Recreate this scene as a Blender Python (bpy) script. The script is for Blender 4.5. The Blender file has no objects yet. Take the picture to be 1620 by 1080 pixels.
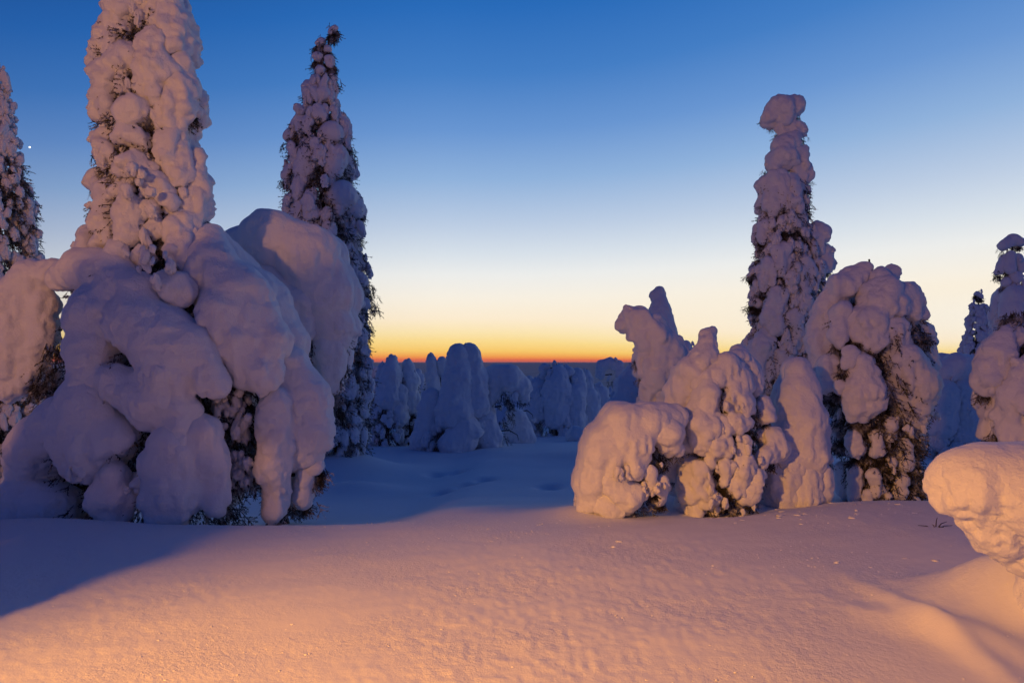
import bpy, math, random
import numpy as np
from mathutils import Vector

# ------------------------------------------------------------------ camera
R = math.radians
scn = bpy.context.scene
FPX = 1170.0                 # focal length in photo pixels (1620 wide)
CAMH = 1.6
HORIZON = 574.0
PITCH = math.atan((HORIZON - 540.0) / FPX)
cam_d = bpy.data.cameras.new('camera')
cam_d.lens = 26.0
cam_d.sensor_width = 36.0
cam_d.clip_start = 0.05
cam_d.clip_end = 120000.0
cam = bpy.data.objects.new('camera', cam_d)
cam.location = (0, 0, CAMH)
cam.rotation_euler = (R(90) + PITCH, 0, 0)
scn.collection.objects.link(cam)
scn.camera = cam

# ------------------------------------------------------------------ sky
SUN_AZ = R(16)               # the sun has set behind the horizon, right of the middle
world = bpy.data.worlds.new('World')
scn.world = world
world.use_nodes = True
nt = world.node_tree
nt.nodes.clear()


def s2l(c):
    return tuple(((v / 255.0) / 12.92 if v / 255.0 <= 0.04045 else ((v / 255.0 + 0.055) / 1.055) ** 2.4) for v in c)


def wn(t, **kw):
    n = nt.nodes.new(t)
    for k, v in kw.items():
        setattr(n, k, v)
    return n


def sky_ramp(stops):
    n = wn('ShaderNodeValToRGB')
    cr = n.color_ramp
    cr.interpolation = 'LINEAR'
    while len(cr.elements) > 1:
        cr.elements.remove(cr.elements[-1])
    cr.elements[0].position = stops[0][0]
    cr.elements[0].color = (*s2l(stops[0][1]), 1)
    for p, c in stops[1:]:
        e = cr.elements.new(p)
        e.color = (*s2l(c), 1)
    return n


# position = elevation / 90 degrees after a square root stretch
def ep(deg):
    return math.sqrt(max(deg, 0) / 90.0)


GLOW = [(0.0, (190, 112, 108)), (ep(.06), (232, 124, 100)), (ep(.15), (242, 116, 80)), (ep(.24), (236, 112, 76)), (ep(.35), (248, 138, 76)), (ep(.52), (252, 166, 80)),
        (ep(.93), (254, 204, 106)), (ep(1.66), (254, 221, 142)), (ep(2.3), (254, 230, 174)), (ep(3.4), (254, 237, 208)),
        (ep(5.0), (249, 241, 226)), (ep(6.8), (237, 238, 236)), (ep(8.4), (216, 225, 234)), (ep(10.6), (188, 205, 228)),
        (ep(14), (144, 178, 220)), (ep(17.5), (105, 150, 210)), (ep(21.5), (68, 126, 197)), (ep(26), (41, 107, 185)),
        (ep(34), (18, 74, 150)), (ep(48), (10, 45, 108)), (ep(90), (7, 32, 86))]
BACK = [(0.0, (58, 49, 74)), (ep(2), (62, 52, 82)), (ep(6), (68, 61, 106)), (ep(12), (58, 65, 122)), (ep(20), (36, 61, 124)),
        (ep(34), (17, 49, 112)), (ep(48), (11, 42, 102)), (ep(90), (7, 32, 86))]
tc = wn('ShaderNodeTexCoord')
sep = wn('ShaderNodeSeparateXYZ')
nt.links.new(tc.outputs['Generated'], sep.inputs[0])


def wmath(op, a, b=None, c=None, clamp=False):
    n = wn('ShaderNodeMath', operation=op, use_clamp=clamp)
    for i, v in enumerate((a, b, c)):
        if v is None:
            continue
        if isinstance(v, (int, float)):
            n.inputs[i].default_value = v
        else:
            nt.links.new(v, n.inputs[i])
    return n.outputs[0]


zc = wmath('MAXIMUM', sep.outputs['Z'], 0.0)
el = wmath('ARCSINE', wmath('MINIMUM', zc, 1.0))
az = wmath('ARCTAN2', sep.outputs['X'], sep.outputs['Y'])


def wrange(v, a, b, c, d):
    n = wn('ShaderNodeMapRange', interpolation_type='SMOOTHSTEP')
    nt.links.new(v, n.inputs[0])
    for i, q in enumerate((a, b, c, d)):
        n.inputs[i + 1].default_value = q
    return n.outputs[0]


# the twilight arch stands higher towards the sunken sun (right) and lower away from it
m_hi = wmath('ADD', wrange(az, R(-48), R(-4), 0.32, 0.0), wrange(az, R(-4), R(42), 1.0, 0.84))
m_lo = wmath('ADD', wrange(az, R(-42), R(4), -0.1, 0.0), wrange(az, R(-2), R(36), 1.0, 2.4))
bl = wrange(el, R(0.4), R(5.5), 0.0, 1.0)
mult = wmath('MULTIPLY_ADD', wmath('SUBTRACT', m_hi, m_lo), bl, m_lo)
pos = wmath('SQRT', wmath('DIVIDE', wmath('MULTIPLY', el, mult), math.pi / 2))
daz = wmath('SUBTRACT', az, SUN_AZ)
cz = wmath('COSINE', daz)
fac = wmath('MULTIPLY_ADD', cz, 0.86, 0.20, clamp=True)   # 1 towards the glow, 0 behind
facs = wmath('POWER', fac, 1.15)
rg = sky_ramp(GLOW)
rb = sky_ramp(BACK)
nt.links.new(pos, rg.inputs[0])
nt.links.new(pos, rb.inputs[0])
mx = wn('ShaderNodeMix', data_type='RGBA')
nt.links.new(facs, mx.inputs[0])
nt.links.new(rb.outputs[0], mx.inputs[6])
nt.links.new(rg.outputs[0], mx.inputs[7])
bg = wn('ShaderNodeBackground')
bg.inputs['Strength'].default_value = 1.0
wo = wn('ShaderNodeOutputWorld')
nt.links.new(mx.outputs[2], bg.inputs['Color'])
nt.links.new(bg.outputs[0], wo.inputs['Surface'])

# ------------------------------------------------------------------ the yard lamp behind the camera
# one shaded lamp: its reflector throws a beam down over the clearing, its globe glows evenly all round
LAMP = Vector((-5.6, -2.0, 4.15))
LAMP_COL = (1.0, 0.39, 0.055)
ld = bpy.data.lights.new('yard_lamp_beam', 'SPOT')
ld.energy = 4350
ld.color = LAMP_COL
ld.shadow_soft_size = 0.19
ld.spot_size = R(47.5)
ld.spot_blend = 1.0
lamp = bpy.data.objects.new('yard_lamp_beam', ld)
lamp.location = LAMP
aim = Vector((math.sin(R(43)) * math.cos(R(31.3)), math.cos(R(43)) * math.cos(R(31.3)), -math.sin(R(31.3))))
lamp.rotation_euler = aim.to_track_quat('-Z', 'Y').to_euler()
scn.collection.objects.link(lamp)
ld = bpy.data.lights.new('yard_lamp_globe', 'POINT')
ld.energy = 1180
ld.color = LAMP_COL
ld.shadow_soft_size = 0.19
lamp = bpy.data.objects.new('yard_lamp_globe', ld)
lamp.location = LAMP
scn.collection.objects.link(lamp)

scn.view_settings.view_transform = 'Standard'
scn.view_settings.look = 'None'
scn.view_settings.exposure = 0.0
scn.view_settings.gamma = 1.0
scn.cycles.use_denoising = True
scn.cycles.max_bounces = 5
scn.cycles.diffuse_bounces = 3
scn.cycles.glossy_bounces = 2
scn.cycles.sample_clamp_indirect = 4.0

# ------------------------------------------------------------------ maths helpers
rng = np.random.default_rng(7)
random.seed(7)
CP, SP = math.cos(PITCH), math.sin(PITCH)


def at(px, py, Y):
    """photo pixel + distance ahead -> point in metres"""
    u = (px - 810.0) / FPX
    v = (540.0 - py) / FPX
    dy = CP - v * SP
    dz = SP + v * CP
    t = Y / dy
    return np.array((u * t, Y, CAMH + dz * t))


_lat = rng.random((32, 32, 32)).astype(np.float32) * 2 - 1


def noise(p, f, seed=0):
    q = p * f + np.array((seed * 7.13 + 100.0, seed * 3.71 + 100.0, seed * 5.37 + 100.0))
    i = np.floor(q).astype(np.int64)
    t = q - i
    t = t * t * t * (t * (t * 6 - 15) + 10)
    i0 = i & 31
    i1 = (i + 1) & 31
    x0, y0, z0 = i0[..., 0], i0[..., 1], i0[..., 2]
    x1, y1, z1 = i1[..., 0], i1[..., 1], i1[..., 2]
    tx, ty, tz = t[..., 0], t[..., 1], t[..., 2]
    L = _lat
    a = L[x0, y0, z0] * (1 - tx) + L[x1, y0, z0] * tx
    b = L[x0, y1, z0] * (1 - tx) + L[x1, y1, z0] * tx
    c = L[x0, y0, z1] * (1 - tx) + L[x1, y0, z1] * tx
    d = L[x0, y1, z1] * (1 - tx) + L[x1, y1, z1] * tx
    return (a * (1 - ty) + b * ty) * (1 - tz) + (c * (1 - ty) + d * ty) * tz


def sstep(a, b, x):
    t = np.clip((x - a) / (b - a), 0, 1)
    return t * t * (3 - 2 * t)


def surface_nets(F, origin, h):
    """dense field (negative inside) -> verts, quads"""
    ins = F < 0
    nx, ny, nz = F.shape
    cnt = np.zeros((nx - 1, ny - 1, nz - 1), np.int8)
    for dx in (0, 1):
        for dy in (0, 1):
            for dz in (0, 1):
                cnt += ins[dx:nx - 1 + dx, dy:ny - 1 + dy, dz:nz - 1 + dz]
    cells = np.argwhere((cnt > 0) & (cnt < 8))
    if len(cells) == 0:
        return None
    idx = -np.ones(cnt.shape, np.int64)
    idx[cells[:, 0], cells[:, 1], cells[:, 2]] = np.arange(len(cells))
    acc = np.zeros((len(cells), 3))
    n = np.zeros(len(cells))
    cor = [(a, b, c) for a in (0, 1) for b in (0, 1) for c in (0, 1)]
    for i, ca in enumerate(cor):
        for cb in cor[i + 1:]:
            if sum(abs(ca[k] - cb[k]) for k in range(3)) != 1:
                continue
            fa = F[cells[:, 0] + ca[0], cells[:, 1] + ca[1], cells[:, 2] + ca[2]]
            fb = F[cells[:, 0] + cb[0], cells[:, 1] + cb[1], cells[:, 2] + cb[2]]
            m = (fa < 0) != (fb < 0)
            t = np.where(m, fa / np.where(m, fa - fb, 1), 0)
            P = np.array(ca) + t[:, None] * (np.array(cb) - np.array(ca))
            acc += P * m[:, None]
            n += m
    V = (cells + acc / n[:, None]) * h + origin
    quads = []
    for ax in range(3):
        o = [0, 0, 0]
        o[ax] = 1
        A = ins[:nx - o[0], :ny - o[1], :nz - o[2]]
        B = ins[o[0]:, o[1]:, o[2]:]
        e = np.argwhere(A != B)
        b, c = (ax + 1) % 3, (ax + 2) % 3
        e = e[(e[:, b] > 0) & (e[:, c] > 0) & (e[:, b] < F.shape[b] - 1) & (e[:, c] < F.shape[c] - 1)]
        if len(e) == 0:
            continue
        flip = A[e[:, 0], e[:, 1], e[:, 2]]
        vs = []
        for (db, dc) in ((-1, -1), (0, -1), (0, 0), (-1, 0)):
            q = e.copy()
            q[:, b] += db
            q[:, c] += dc
            vs.append(idx[q[:, 0], q[:, 1], q[:, 2]])
        q = np.stack(vs, 1)
        q = np.where(flip[:, None], q, q[:, ::-1])
        quads.append(q)
    return V, np.concatenate(quads)


def blob(chains, h, k=0.35, lump=0.12, med=0.018, fine=0.006, seed=0):
    """chains: list of lists of (x,y,z,r) in metres; smooth union -> verts, quads"""
    caps = []
    for ch in chains:
        if len(ch) == 1:
            caps.append((ch[0], ch[0]))
        for a, b in zip(ch[:-1], ch[1:]):
            caps.append((a, b))
    pts = np.array([p for ch in chains for p in ch], float)
    rmean = float(pts[:, 3].mean())
    pad = rmean * lump * 1.5 + 3 * h + 0.02
    lo = (pts[:, :3] - pts[:, 3:4]).min(0) - pad
    hi = (pts[:, :3] + pts[:, 3:4]).max(0) + pad
    n = np.ceil((hi - lo) / h).astype(int) + 1
    gx = [lo[i] + h * np.arange(n[i]) for i in range(3)]
    P = np.stack(np.meshgrid(*gx, indexing='ij'), -1).astype(np.float32)
    F = None
    kk = k * rmean
    for a, b in caps:
        a = np.array(a, np.float32)
        b = np.array(b, np.float32)
        ab = b[:3] - a[:3]
        L = float(ab @ ab)
        if L < 1e-9:
            d = np.linalg.norm(P - a[:3], axis=-1) - a[3]
        else:
            t = np.clip(((P - a[:3]) @ ab) / L, 0, 1)
            d = np.linalg.norm(P - a[:3] - t[..., None] * ab, axis=-1) - (a[3] + t * (b[3] - a[3]))
        if F is None:
            F = d
        else:
            hh = np.clip(0.5 + 0.5 * (d - F) / kk, 0, 1)
            F = d * (1 - hh) + F * hh - kk * hh * (1 - hh)
    if lump:
        F = F + (rmean * lump) * noise(P, 0.85 / rmean, seed) + (rmean * lump * 0.55) * noise(P, 2.1 / rmean, seed + 1)
    r = surface_nets(F, lo, h)
    if r is None:
        return None
    V, Q = r
    # normals for the fine rime relief
    N = np.zeros_like(V)
    e1 = V[Q[:, 2]] - V[Q[:, 0]]
    e2 = V[Q[:, 3]] - V[Q[:, 1]]
    fn = np.cross(e1, e2)
    for j in range(4):
        np.add.at(N, Q[:, j], fn)
    N /= np.linalg.norm(N, axis=1, keepdims=True) + 1e-9
    # wind packs the tops smooth; sides and undersides stay knobbly with rime
    side = (0.35 if lump > 0.05 else 0.12) + 1.0 * sstep(0.75, -0.15, N[:, 2])
    if lump >= 0.15:
        side = np.maximum(side, 0.8)
    W = V * np.array((1, 1, 0.55))
    d = side * (med * 2.6 * (np.abs(noise(W, 5.0, seed + 2)) - 0.25) + med * 1.6 * (np.abs(noise(W, 11.0, seed + 4)) - 0.25) + fine * noise(V, 30.0, seed + 3))
    d = d + 0.5 * fine * side * noise(V * np.array((0.25, 0.25, 1.0)), 26.0, seed + 6)
    V = V + N * d[:, None]
    return V, Q


def mesh_from(name, V, Q, mat, smooth=True):
    me = bpy.data.meshes.new(name)
    V = np.asarray(V, np.float32)
    Q = np.asarray(Q, np.int32)
    k = Q.shape[1]
    me.vertices.add(len(V))
    me.vertices.foreach_set('co', V.ravel())
    me.loops.add(Q.size)
    me.loops.foreach_set('vertex_index', Q.ravel())
    me.polygons.add(len(Q))
    me.polygons.foreach_set('loop_start', np.arange(0, Q.size, k, dtype=np.int32))
    me.polygons.foreach_set('loop_total', np.full(len(Q), k, np.int32))
    me.polygons.foreach_set('use_smooth', np.full(len(Q), smooth))
    me.materials.append(mat)
    me.update()
    return me


def link(name, data, parent=None, loc=None):
    o = bpy.data.objects.new(name, data)
    scn.collection.objects.link(o)
    if parent is not None:
        o.parent = parent
    if loc is not None:
        o.location = loc
    return o


# ------------------------------------------------------------------ materials
def new_mat(name):
    m = bpy.data.materials.new(name)
    m.use_nodes = True
    t = m.node_tree
    return m, t, t.nodes['Principled BSDF']


def N(t, typ, **kw):
    n = t.nodes.new(typ)
    for k, v in kw.items():
        setattr(n, k, v)
    return n


def bump_chain(t, bsdf, layers):
    """layers: (scale, detail, strength, distance) of world-space noise"""
    geo = N(t, 'ShaderNodeNewGeometry')
    prev = None
    for sc_, det, st, dist in layers:
        nz = N(t, 'ShaderNodeTexNoise')
        nz.inputs['Scale'].default_value = sc_
        nz.inputs['Detail'].default_value = det
        nz.inputs['Roughness'].default_value = 0.6
        t.links.new(geo.outputs['Position'], nz.inputs['Vector'])
        b = N(t, 'ShaderNodeBump')
        b.inputs['Strength'].default_value = st
        b.inputs['Distance'].default_value = dist
        t.links.new(nz.outputs[0], b.inputs['Height'])
        if prev is not None:
            t.links.new(prev.outputs[0], b.inputs['Normal'])
        prev = b
    t.links.new(prev.outputs[0], bsdf.inputs['Normal'])
    return geo


snow_m, t, b = new_mat('rimed_snow')
b.inputs['Base Color'].default_value = (0.80, 0.82, 0.86, 1)
b.inputs['Roughness'].default_value = 0.75
b.inputs['Specular IOR Level'].default_value = 0.15
bump_chain(t, b, [(16, 3, 0.55, 0.03), (70, 3, 0.5, 0.010)])

gsnow_m, t, b = new_mat('ground_snow')
b.inputs['Roughness'].default_value = 0.7
b.inputs['Specular IOR Level'].default_value = 0.15
geo = bump_chain(t, b, [(4, 3, 0.15, 0.04), (30, 4, 0.6, 0.012), (110, 2, 0.6, 0.005)])
un = N(t, 'ShaderNodeTexNoise')
un.inputs['Scale'].default_value = 0.9
un.inputs['Detail'].default_value = 3
t.links.new(geo.outputs['Position'], un.inputs['Vector'])
um = N(t, 'ShaderNodeMapRange')
um.inputs['From Min'].default_value = 0.38
um.inputs['From Max'].default_value = 0.66
um.inputs['To Min'].default_value = 0.15
um.inputs['To Max'].default_value = 0.95
t.links.new(un.outputs[0], um.inputs['Value'])
for nd in [x for x in t.nodes if x.type == 'BUMP'][1:]:
    t.links.new(um.outputs[0], nd.inputs['Strength'])
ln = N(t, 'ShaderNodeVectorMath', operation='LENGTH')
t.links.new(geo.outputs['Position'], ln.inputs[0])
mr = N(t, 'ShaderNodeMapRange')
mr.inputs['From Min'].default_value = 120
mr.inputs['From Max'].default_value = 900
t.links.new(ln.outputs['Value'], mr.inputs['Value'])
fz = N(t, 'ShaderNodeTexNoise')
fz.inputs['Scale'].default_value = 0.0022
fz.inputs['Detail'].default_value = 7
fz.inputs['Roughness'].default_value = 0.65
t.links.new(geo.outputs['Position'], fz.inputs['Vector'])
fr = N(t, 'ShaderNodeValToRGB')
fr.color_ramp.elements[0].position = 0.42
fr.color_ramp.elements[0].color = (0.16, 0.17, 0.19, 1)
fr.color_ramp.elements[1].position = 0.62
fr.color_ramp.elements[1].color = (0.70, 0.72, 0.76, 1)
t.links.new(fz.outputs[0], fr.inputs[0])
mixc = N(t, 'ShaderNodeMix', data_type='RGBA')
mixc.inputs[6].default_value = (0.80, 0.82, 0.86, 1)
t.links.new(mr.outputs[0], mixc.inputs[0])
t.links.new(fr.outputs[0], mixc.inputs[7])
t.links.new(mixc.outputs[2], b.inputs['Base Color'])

bark_m, t, b = new_mat('spruce_bark')
b.inputs['Base Color'].default_value = (0.045, 0.032, 0.024, 1)
b.inputs['Roughness'].default_value = 0.9
bump_chain(t, b, [(40, 4, 0.8, 0.01)])

needle_m, t, b = new_mat('frosted_needles')
b.inputs['Roughness'].default_value = 0.8
geo = N(t, 'ShaderNodeNewGeometry')
nz = N(t, 'ShaderNodeTexNoise')
nz.inputs['Scale'].default_value = 9
nz.inputs['Detail'].default_value = 4
t.links.new(geo.outputs['Position'], nz.inputs['Vector'])
cr = N(t, 'ShaderNodeValToRGB')
cr.color_ramp.elements[0].position = 0.46
cr.color_ramp.elements[0].color = (0.045, 0.040, 0.022, 1)
cr.color_ramp.elements[1].position = 0.66
cr.color_ramp.elements[1].color = (0.55, 0.55, 0.57, 1)
t.links.new(nz.outputs[0], cr.inputs[0])
t.links.new(cr.outputs[0], b.inputs['Base Color'])

# ------------------------------------------------------------------ ground
_ky = np.array([-60, 0, 3, 5.5, 7.2, 8.2, 9.2, 10.5, 13, 17, 24, 32, 60, 120, 300, 800, 2500, 6000, 2e5])
_kz = np.array([0.9, 0.0, 0.0, 0.03, 0.03, -0.05, -0.22, -0.43, -0.68, -0.87, -1.13, -1.6, -3.2, -7, -28, -90, -190, -215, -215])


def smooth_interp(y):
    # average of shifted linear interpolations rounds the corners
    w = 0.06 * np.abs(y) + 0.25
    z = 0
    for s in (-1, -.5, 0, .5, 1):
        z = z + np.interp(y + s * w, _ky, _kz)
    return z / 5


BUMPS = []   # (x, y, sx, sy, rot, amp)


def ground_z(x, y):
    x = np.asarray(x, float)
    y = np.asarray(y, float)
    r = np.hypot(x, y)
    tt = sstep(35, 90, r)
    shift = 1.15 * sstep(0.3, 2.6, x) + 0.35 * np.sin(x * 0.6 + 1.0) * sstep(14, 8, r)
    near = np.where(y > 0, y - shift * sstep(5, 8, y), y * 0.4)
    eff = near * (1 - tt) + r * tt
    z = smooth_interp(eff)
    # the crest on the left is a sharper lip
    z = z - 0.20 * sstep(7.4, 8.6, y) * sstep(-0.6, -1.8, x) * sstep(40, 12, r)
    P = np.stack([x, y, np.zeros_like(x)], -1)
    z = z + 0.05 * noise(P, 0.33, 11) * sstep(2, 6, r) * sstep(900, 20, r)
    z = z + 0.018 * noise(P, 1.1, 12) * sstep(60, 20, r)
    lowamp = sstep(300, 3000, r)
    z = z + lowamp * (14 * noise(P, 1 / 2600.0, 14) + 6 * noise(P, 1 / 800.0, 15))
    for (bx, by, sx, sy, ro, am) in BUMPS:
        c, s = math.cos(ro), math.sin(ro)
        dx, dy = x - bx, y - by
        ux, uy = (dx * c + dy * s) / sx, (-dx * s + dy * c) / sy
        z = z + am * np.exp(-(ux * ux + uy * uy))
    return z


def hit(px, py):
    """where the ray of a photo pixel meets the ground"""
    Y = 2.0
    while Y < 300:
        p = at(px, py, Y)
        if p[2] <= float(ground_z(p[0], p[1])):
            return p
        Y += 0.02 if Y < 30 else 0.5
    return p


def bump_at(px, py, sx, sy, rot, amp):
    p = hit(px, py)
    BUMPS.append((p[0], p[1], sx, sy, rot, amp))


bump_at(565, 775, 0.75, 0.7, 0.0, 0.16)      # rounded mound in the hollow
bump_at(1610, 970, 0.36, 0.5, 0.3, 0.36)    # drift under the overhanging cap
_a, _b = hit(1395, 946), hit(1590, 1075)      # wind-cut lip running to the lower right corner
BUMPS.append(((_a[0] + _b[0]) / 2, (_a[1] + _b[1]) / 2, 0.75, 0.085, math.atan2(_b[1] - _a[1], _b[0] - _a[0]), 0.055))
BUMPS.append(((_a[0] + _b[0]) / 2 + 0.16, (_a[1] + _b[1]) / 2 + 0.12, 0.7, 0.22, math.atan2(_b[1] - _a[1], _b[0] - _a[0]), 0.05))
bump_at(1500, 985, 0.16, 0.5, 0.65, 0.05)
for fx, fy in ((688, 752), (738, 765), (722, 747), (700, 778), (765, 757), (868, 770)):
    bump_at(fx, fy, 0.20, 0.28, 0.0, -0.14)


for (px, py, Y, sg) in ((980, 820, 8.0, 0.8), (1120, 814, 8.5, 0.7), (1200, 803, 8.7, 0.7), (1265, 798, 9.0, 0.7), (1400, 803, 9.7, 0.9), (1520, 812, 9.4, 0.8)):
    p = at(px, py, Y)
    BUMPS.append((p[0], p[1], sg, sg * 0.8, 0.0, float(np.clip(p[2] - ground_z(p[0], p[1]), -0.3, 0.2))))
for (dx_, dy_, sx_, sy_, am_) in ((918, 815, .35, .4, .09), (60, 838, 1.0, .5, .10), (270, 826, .9, .4, .05)):
    bump_at(dx_, dy_, sx_, sy_, 0.0, am_)
FK = 1.45     # the far row stands this much deeper than first guessed
for (px, py, Y, sg) in ((535, 714, 18, 1.4), (578, 705, 19 * FK, 1.5), (612, 705, 18 * FK, 1.5), (648, 705, 18.3 * FK, 1.5), (685, 705, 20 * FK, 1.5), (722, 712, 17 * FK, 2.0), (785, 705, 17.5 * FK, 2.0)):
    p = at(px, py, Y)
    BUMPS.append((p[0], p[1], sg, sg, 0.0, float(np.clip(p[2] - ground_z(p[0], p[1]), -0.1, 0.6))))


def build_ground():
    ang = [-math.pi + i * R(6) for i in range(int((180 - 48) / 6))]
    ang += list(np.arange(R(-48), R(48), R(0.22)))
    ang += [R(48) + i * R(6) for i in range(int((180 - 48) / 6) + 1)]
    ang = np.unique(np.clip(np.array(ang), -math.pi, math.pi - R(3)))
    rr = [0.02]
    while rr[-1] < 60000:
        r = rr[-1]
        f = 1.6 if r < 0.4 else 1.06 if r < 2.4 else (1.0075 if r < 26 else (1.02 if r < 200 else 1.05))
        rr.append(r * f)
    rr = np.array(rr)
    A, RR = np.meshgrid(ang, rr)
    X, Y = RR * np.sin(A), RR * np.cos(A)
    Z = ground_z(X, Y)
    P = np.stack([X, Y, np.zeros_like(X)], -1)
    m = sstep(14, 5, RR) * (0.35 + 1.1 * sstep(-0.3, 0.5, noise(P, 0.8, 31)))
    c_, s_ = math.cos(0.5), math.sin(0.5)
    PR = np.stack([(X * c_ + Y * s_) * 0.8, (-X * s_ + Y * c_) * 2.6, np.zeros_like(X)], -1)
    Z = Z + sstep(16, 7, RR) * (0.010 * noise(PR, 1.0, 23) + 0.006 * np.abs(noise(PR, 2.3, 24)))
    Z = Z + m * (0.003 * noise(P, 5, 21) + 0.005 * np.abs(noise(P, 14, 22)) + 0.003 * noise(P, 27, 25))
    V = np.stack([X, Y, Z], -1).reshape(-1, 3)
    na, nr = len(ang), len(rr)
    i, j = np.meshgrid(np.arange(nr - 1), np.arange(na), indexing='ij')
    j2 = (j + 1) % na
    Q = np.stack([i * na + j, (i + 1) * na + j, (i + 1) * na + j2, i * na + j2], -1).reshape(-1, 4)
    Q = Q[:, ::-1]
    me = mesh_from('snow_ground', V, Q, gsnow_m)
    return me


g = link('snow_ground', build_ground())
g['kind'] = 'structure'
g['label'] = 'open snowfield with a low crest falling to the wooded lowland'

# ------------------------------------------------------------------ reusable pieces
H = 0.034


def proto_lobe(seed):
    r = random.Random(seed)
    ch = [(-0.25, 0, 0.10, 0.20), (0.02, r.uniform(-.05, .05), 0.16, 0.30), (0.22, r.uniform(-.08, .08), 0.0, 0.33),
          (0.30, r.uniform(-.1, .1), -0.30, 0.28), (0.27, r.uniform(-.1, .1), -0.55, r.uniform(0.12, 0.2))]
    chs = [ch]
    for _ in range(r.randint(1, 3)):
        a = r.uniform(-1.3, 1.3)
        chs.append([(0.2 + 0.12 * math.cos(a), 0.24 * math.sin(a), r.uniform(-.2, .1), 0.22),
                    (0.24 + 0.16 * math.cos(a), 0.30 * math.sin(a), r.uniform(-.6, -.3), r.uniform(0.1, 0.18))])
    V, Q = blob(chs, 0.055, k=0.3, lump=0.16, med=0.05, fine=0.02, seed=seed)
    return mesh_from('snow_clump', V, Q, snow_m)


def proto_nub(seed):
    r = random.Random(seed + 50)
    chs = [[(0, 0, 0, 0.36)]]
    for _ in range(3):
        chs.append([(r.uniform(-.25, .25), r.uniform(-.25, .25), r.uniform(-.3, .25), r.uniform(0.2, 0.3))])
    V, Q = blob(chs, 0.1, k=0.35, lump=0.2, med=0.05, fine=0.02, seed=seed)
    return mesh_from('snow_nub', V, Q, snow_m)


LOBES = [proto_lobe(s) for s in range(10)]
NUBS = [proto_nub(s) for s in range(6)]


def proto_spray(seed):
    """a short hanging spruce twig with needles: verts, tris (unit length 1 along -z)"""
    r = np.random.default_rng(seed)
    V, T = [], []

    def stem(p, q, w):
        d = np.array(q) - np.array(p)
        d = d / np.linalg.norm(d)
        a = np.cross(d, (0.3, 1, 0.2))
        a /= np.linalg.norm(a)
        bb = np.cross(d, a)
        i = len(V)
        for k in range(3):
            an = k * 2.094
            V.append(np.array(p) + w * (math.cos(an) * a + math.sin(an) * bb))
        V.append(np.array(q))
        for k in range(3):
            T.append((i + k, i + (k + 1) % 3, i + 3))
    twigs = [((0, 0, 0), (r.uniform(-.15, .15), r.uniform(-.15, .15), -1.0))]
    for k in range(3):
        z = r.uniform(-.6, -.1)
        a = r.uniform(0, 6.28)
        twigs.append(((0, 0, z), (0.4 * math.cos(a), 0.4 * math.sin(a), z - 0.35)))
    for p, q in twigs:
        stem(p, q, 0.03)
        p, q = np.array(p), np.array(q)
        for k in range(16):
            c = p + (q - p) * r.uniform(0.05, 1)
            dv = r.normal(size=3)
            dv = dv / np.linalg.norm(dv) + 0.7 * (q - p) / np.linalg.norm(q - p)
            e = c + dv * 0.10
            s = np.cross(dv, r.normal(size=3))
            s = s / np.linalg.norm(s) * 0.028
            i = len(V)
            V.extend([c - s, c + s, e])
            T.append((i, i + 1, i + 2))
    return np.array(V), np.array(T)


SPRAYS = [proto_spray(s) for s in range(6)]


def foliage(name, pts, dirs, sizes, parent, base, seed):
    r = np.random.default_rng(seed)
    Vs, Ts, n = [], [], 0
    pick = r.integers(0, len(SPRAYS), len(pts))
    for k in range(len(pts)):
        V, T = SPRAYS[pick[k]]
        d = np.array(dirs[k])
        d = d / (np.linalg.norm(d) + 1e-9)
        zax = -d
        xax = np.cross(zax, r.normal(size=3))
        xax /= np.linalg.norm(xax) + 1e-9
        yax = np.cross(zax, xax)
        M = np.stack([xax, yax, zax], 0)
        Vs.append(V @ M * sizes[k] + pts[k] - base)
        Ts.append(T + n)
        n += len(V)
    me = mesh_from(name, np.vstack(Vs), np.vstack(Ts), needle_m, smooth=False)
    o = link(name, me, parent)
    o['kind'] = 'stuff'
    return o


def tube(path, radii, sides=7):
    V, Q = [], []
    P = [np.array(p, float) for p in path]
    for i, p in enumerate(P):
        d = P[min(i + 1, len(P) - 1)] - P[max(i - 1, 0)]
        d /= np.linalg.norm(d) + 1e-9
        a = np.cross(d, (0.31, 0.9, 0.17))
        a /= np.linalg.norm(a)
        c = np.cross(d, a)
        for k in range(sides):
            an = 2 * math.pi * k / sides
            V.append(p + radii[i] * (math.cos(an) * a + math.sin(an) * c))
    for i in range(len(P) - 1):
        for k in range(sides):
            k2 = (k + 1) % sides
            Q.append((i * sides + k, i * sides + k2, (i + 1) * sides + k2, (i + 1) * sides + k))
    return np.array(V), np.array(Q)


def prof(profile, py):
    ys = [p[0] for p in profile]
    return (float(np.interp(py, ys, [p[1] for p in profile])), float(np.interp(py, ys, [p[2] for p in profile])))


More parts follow.
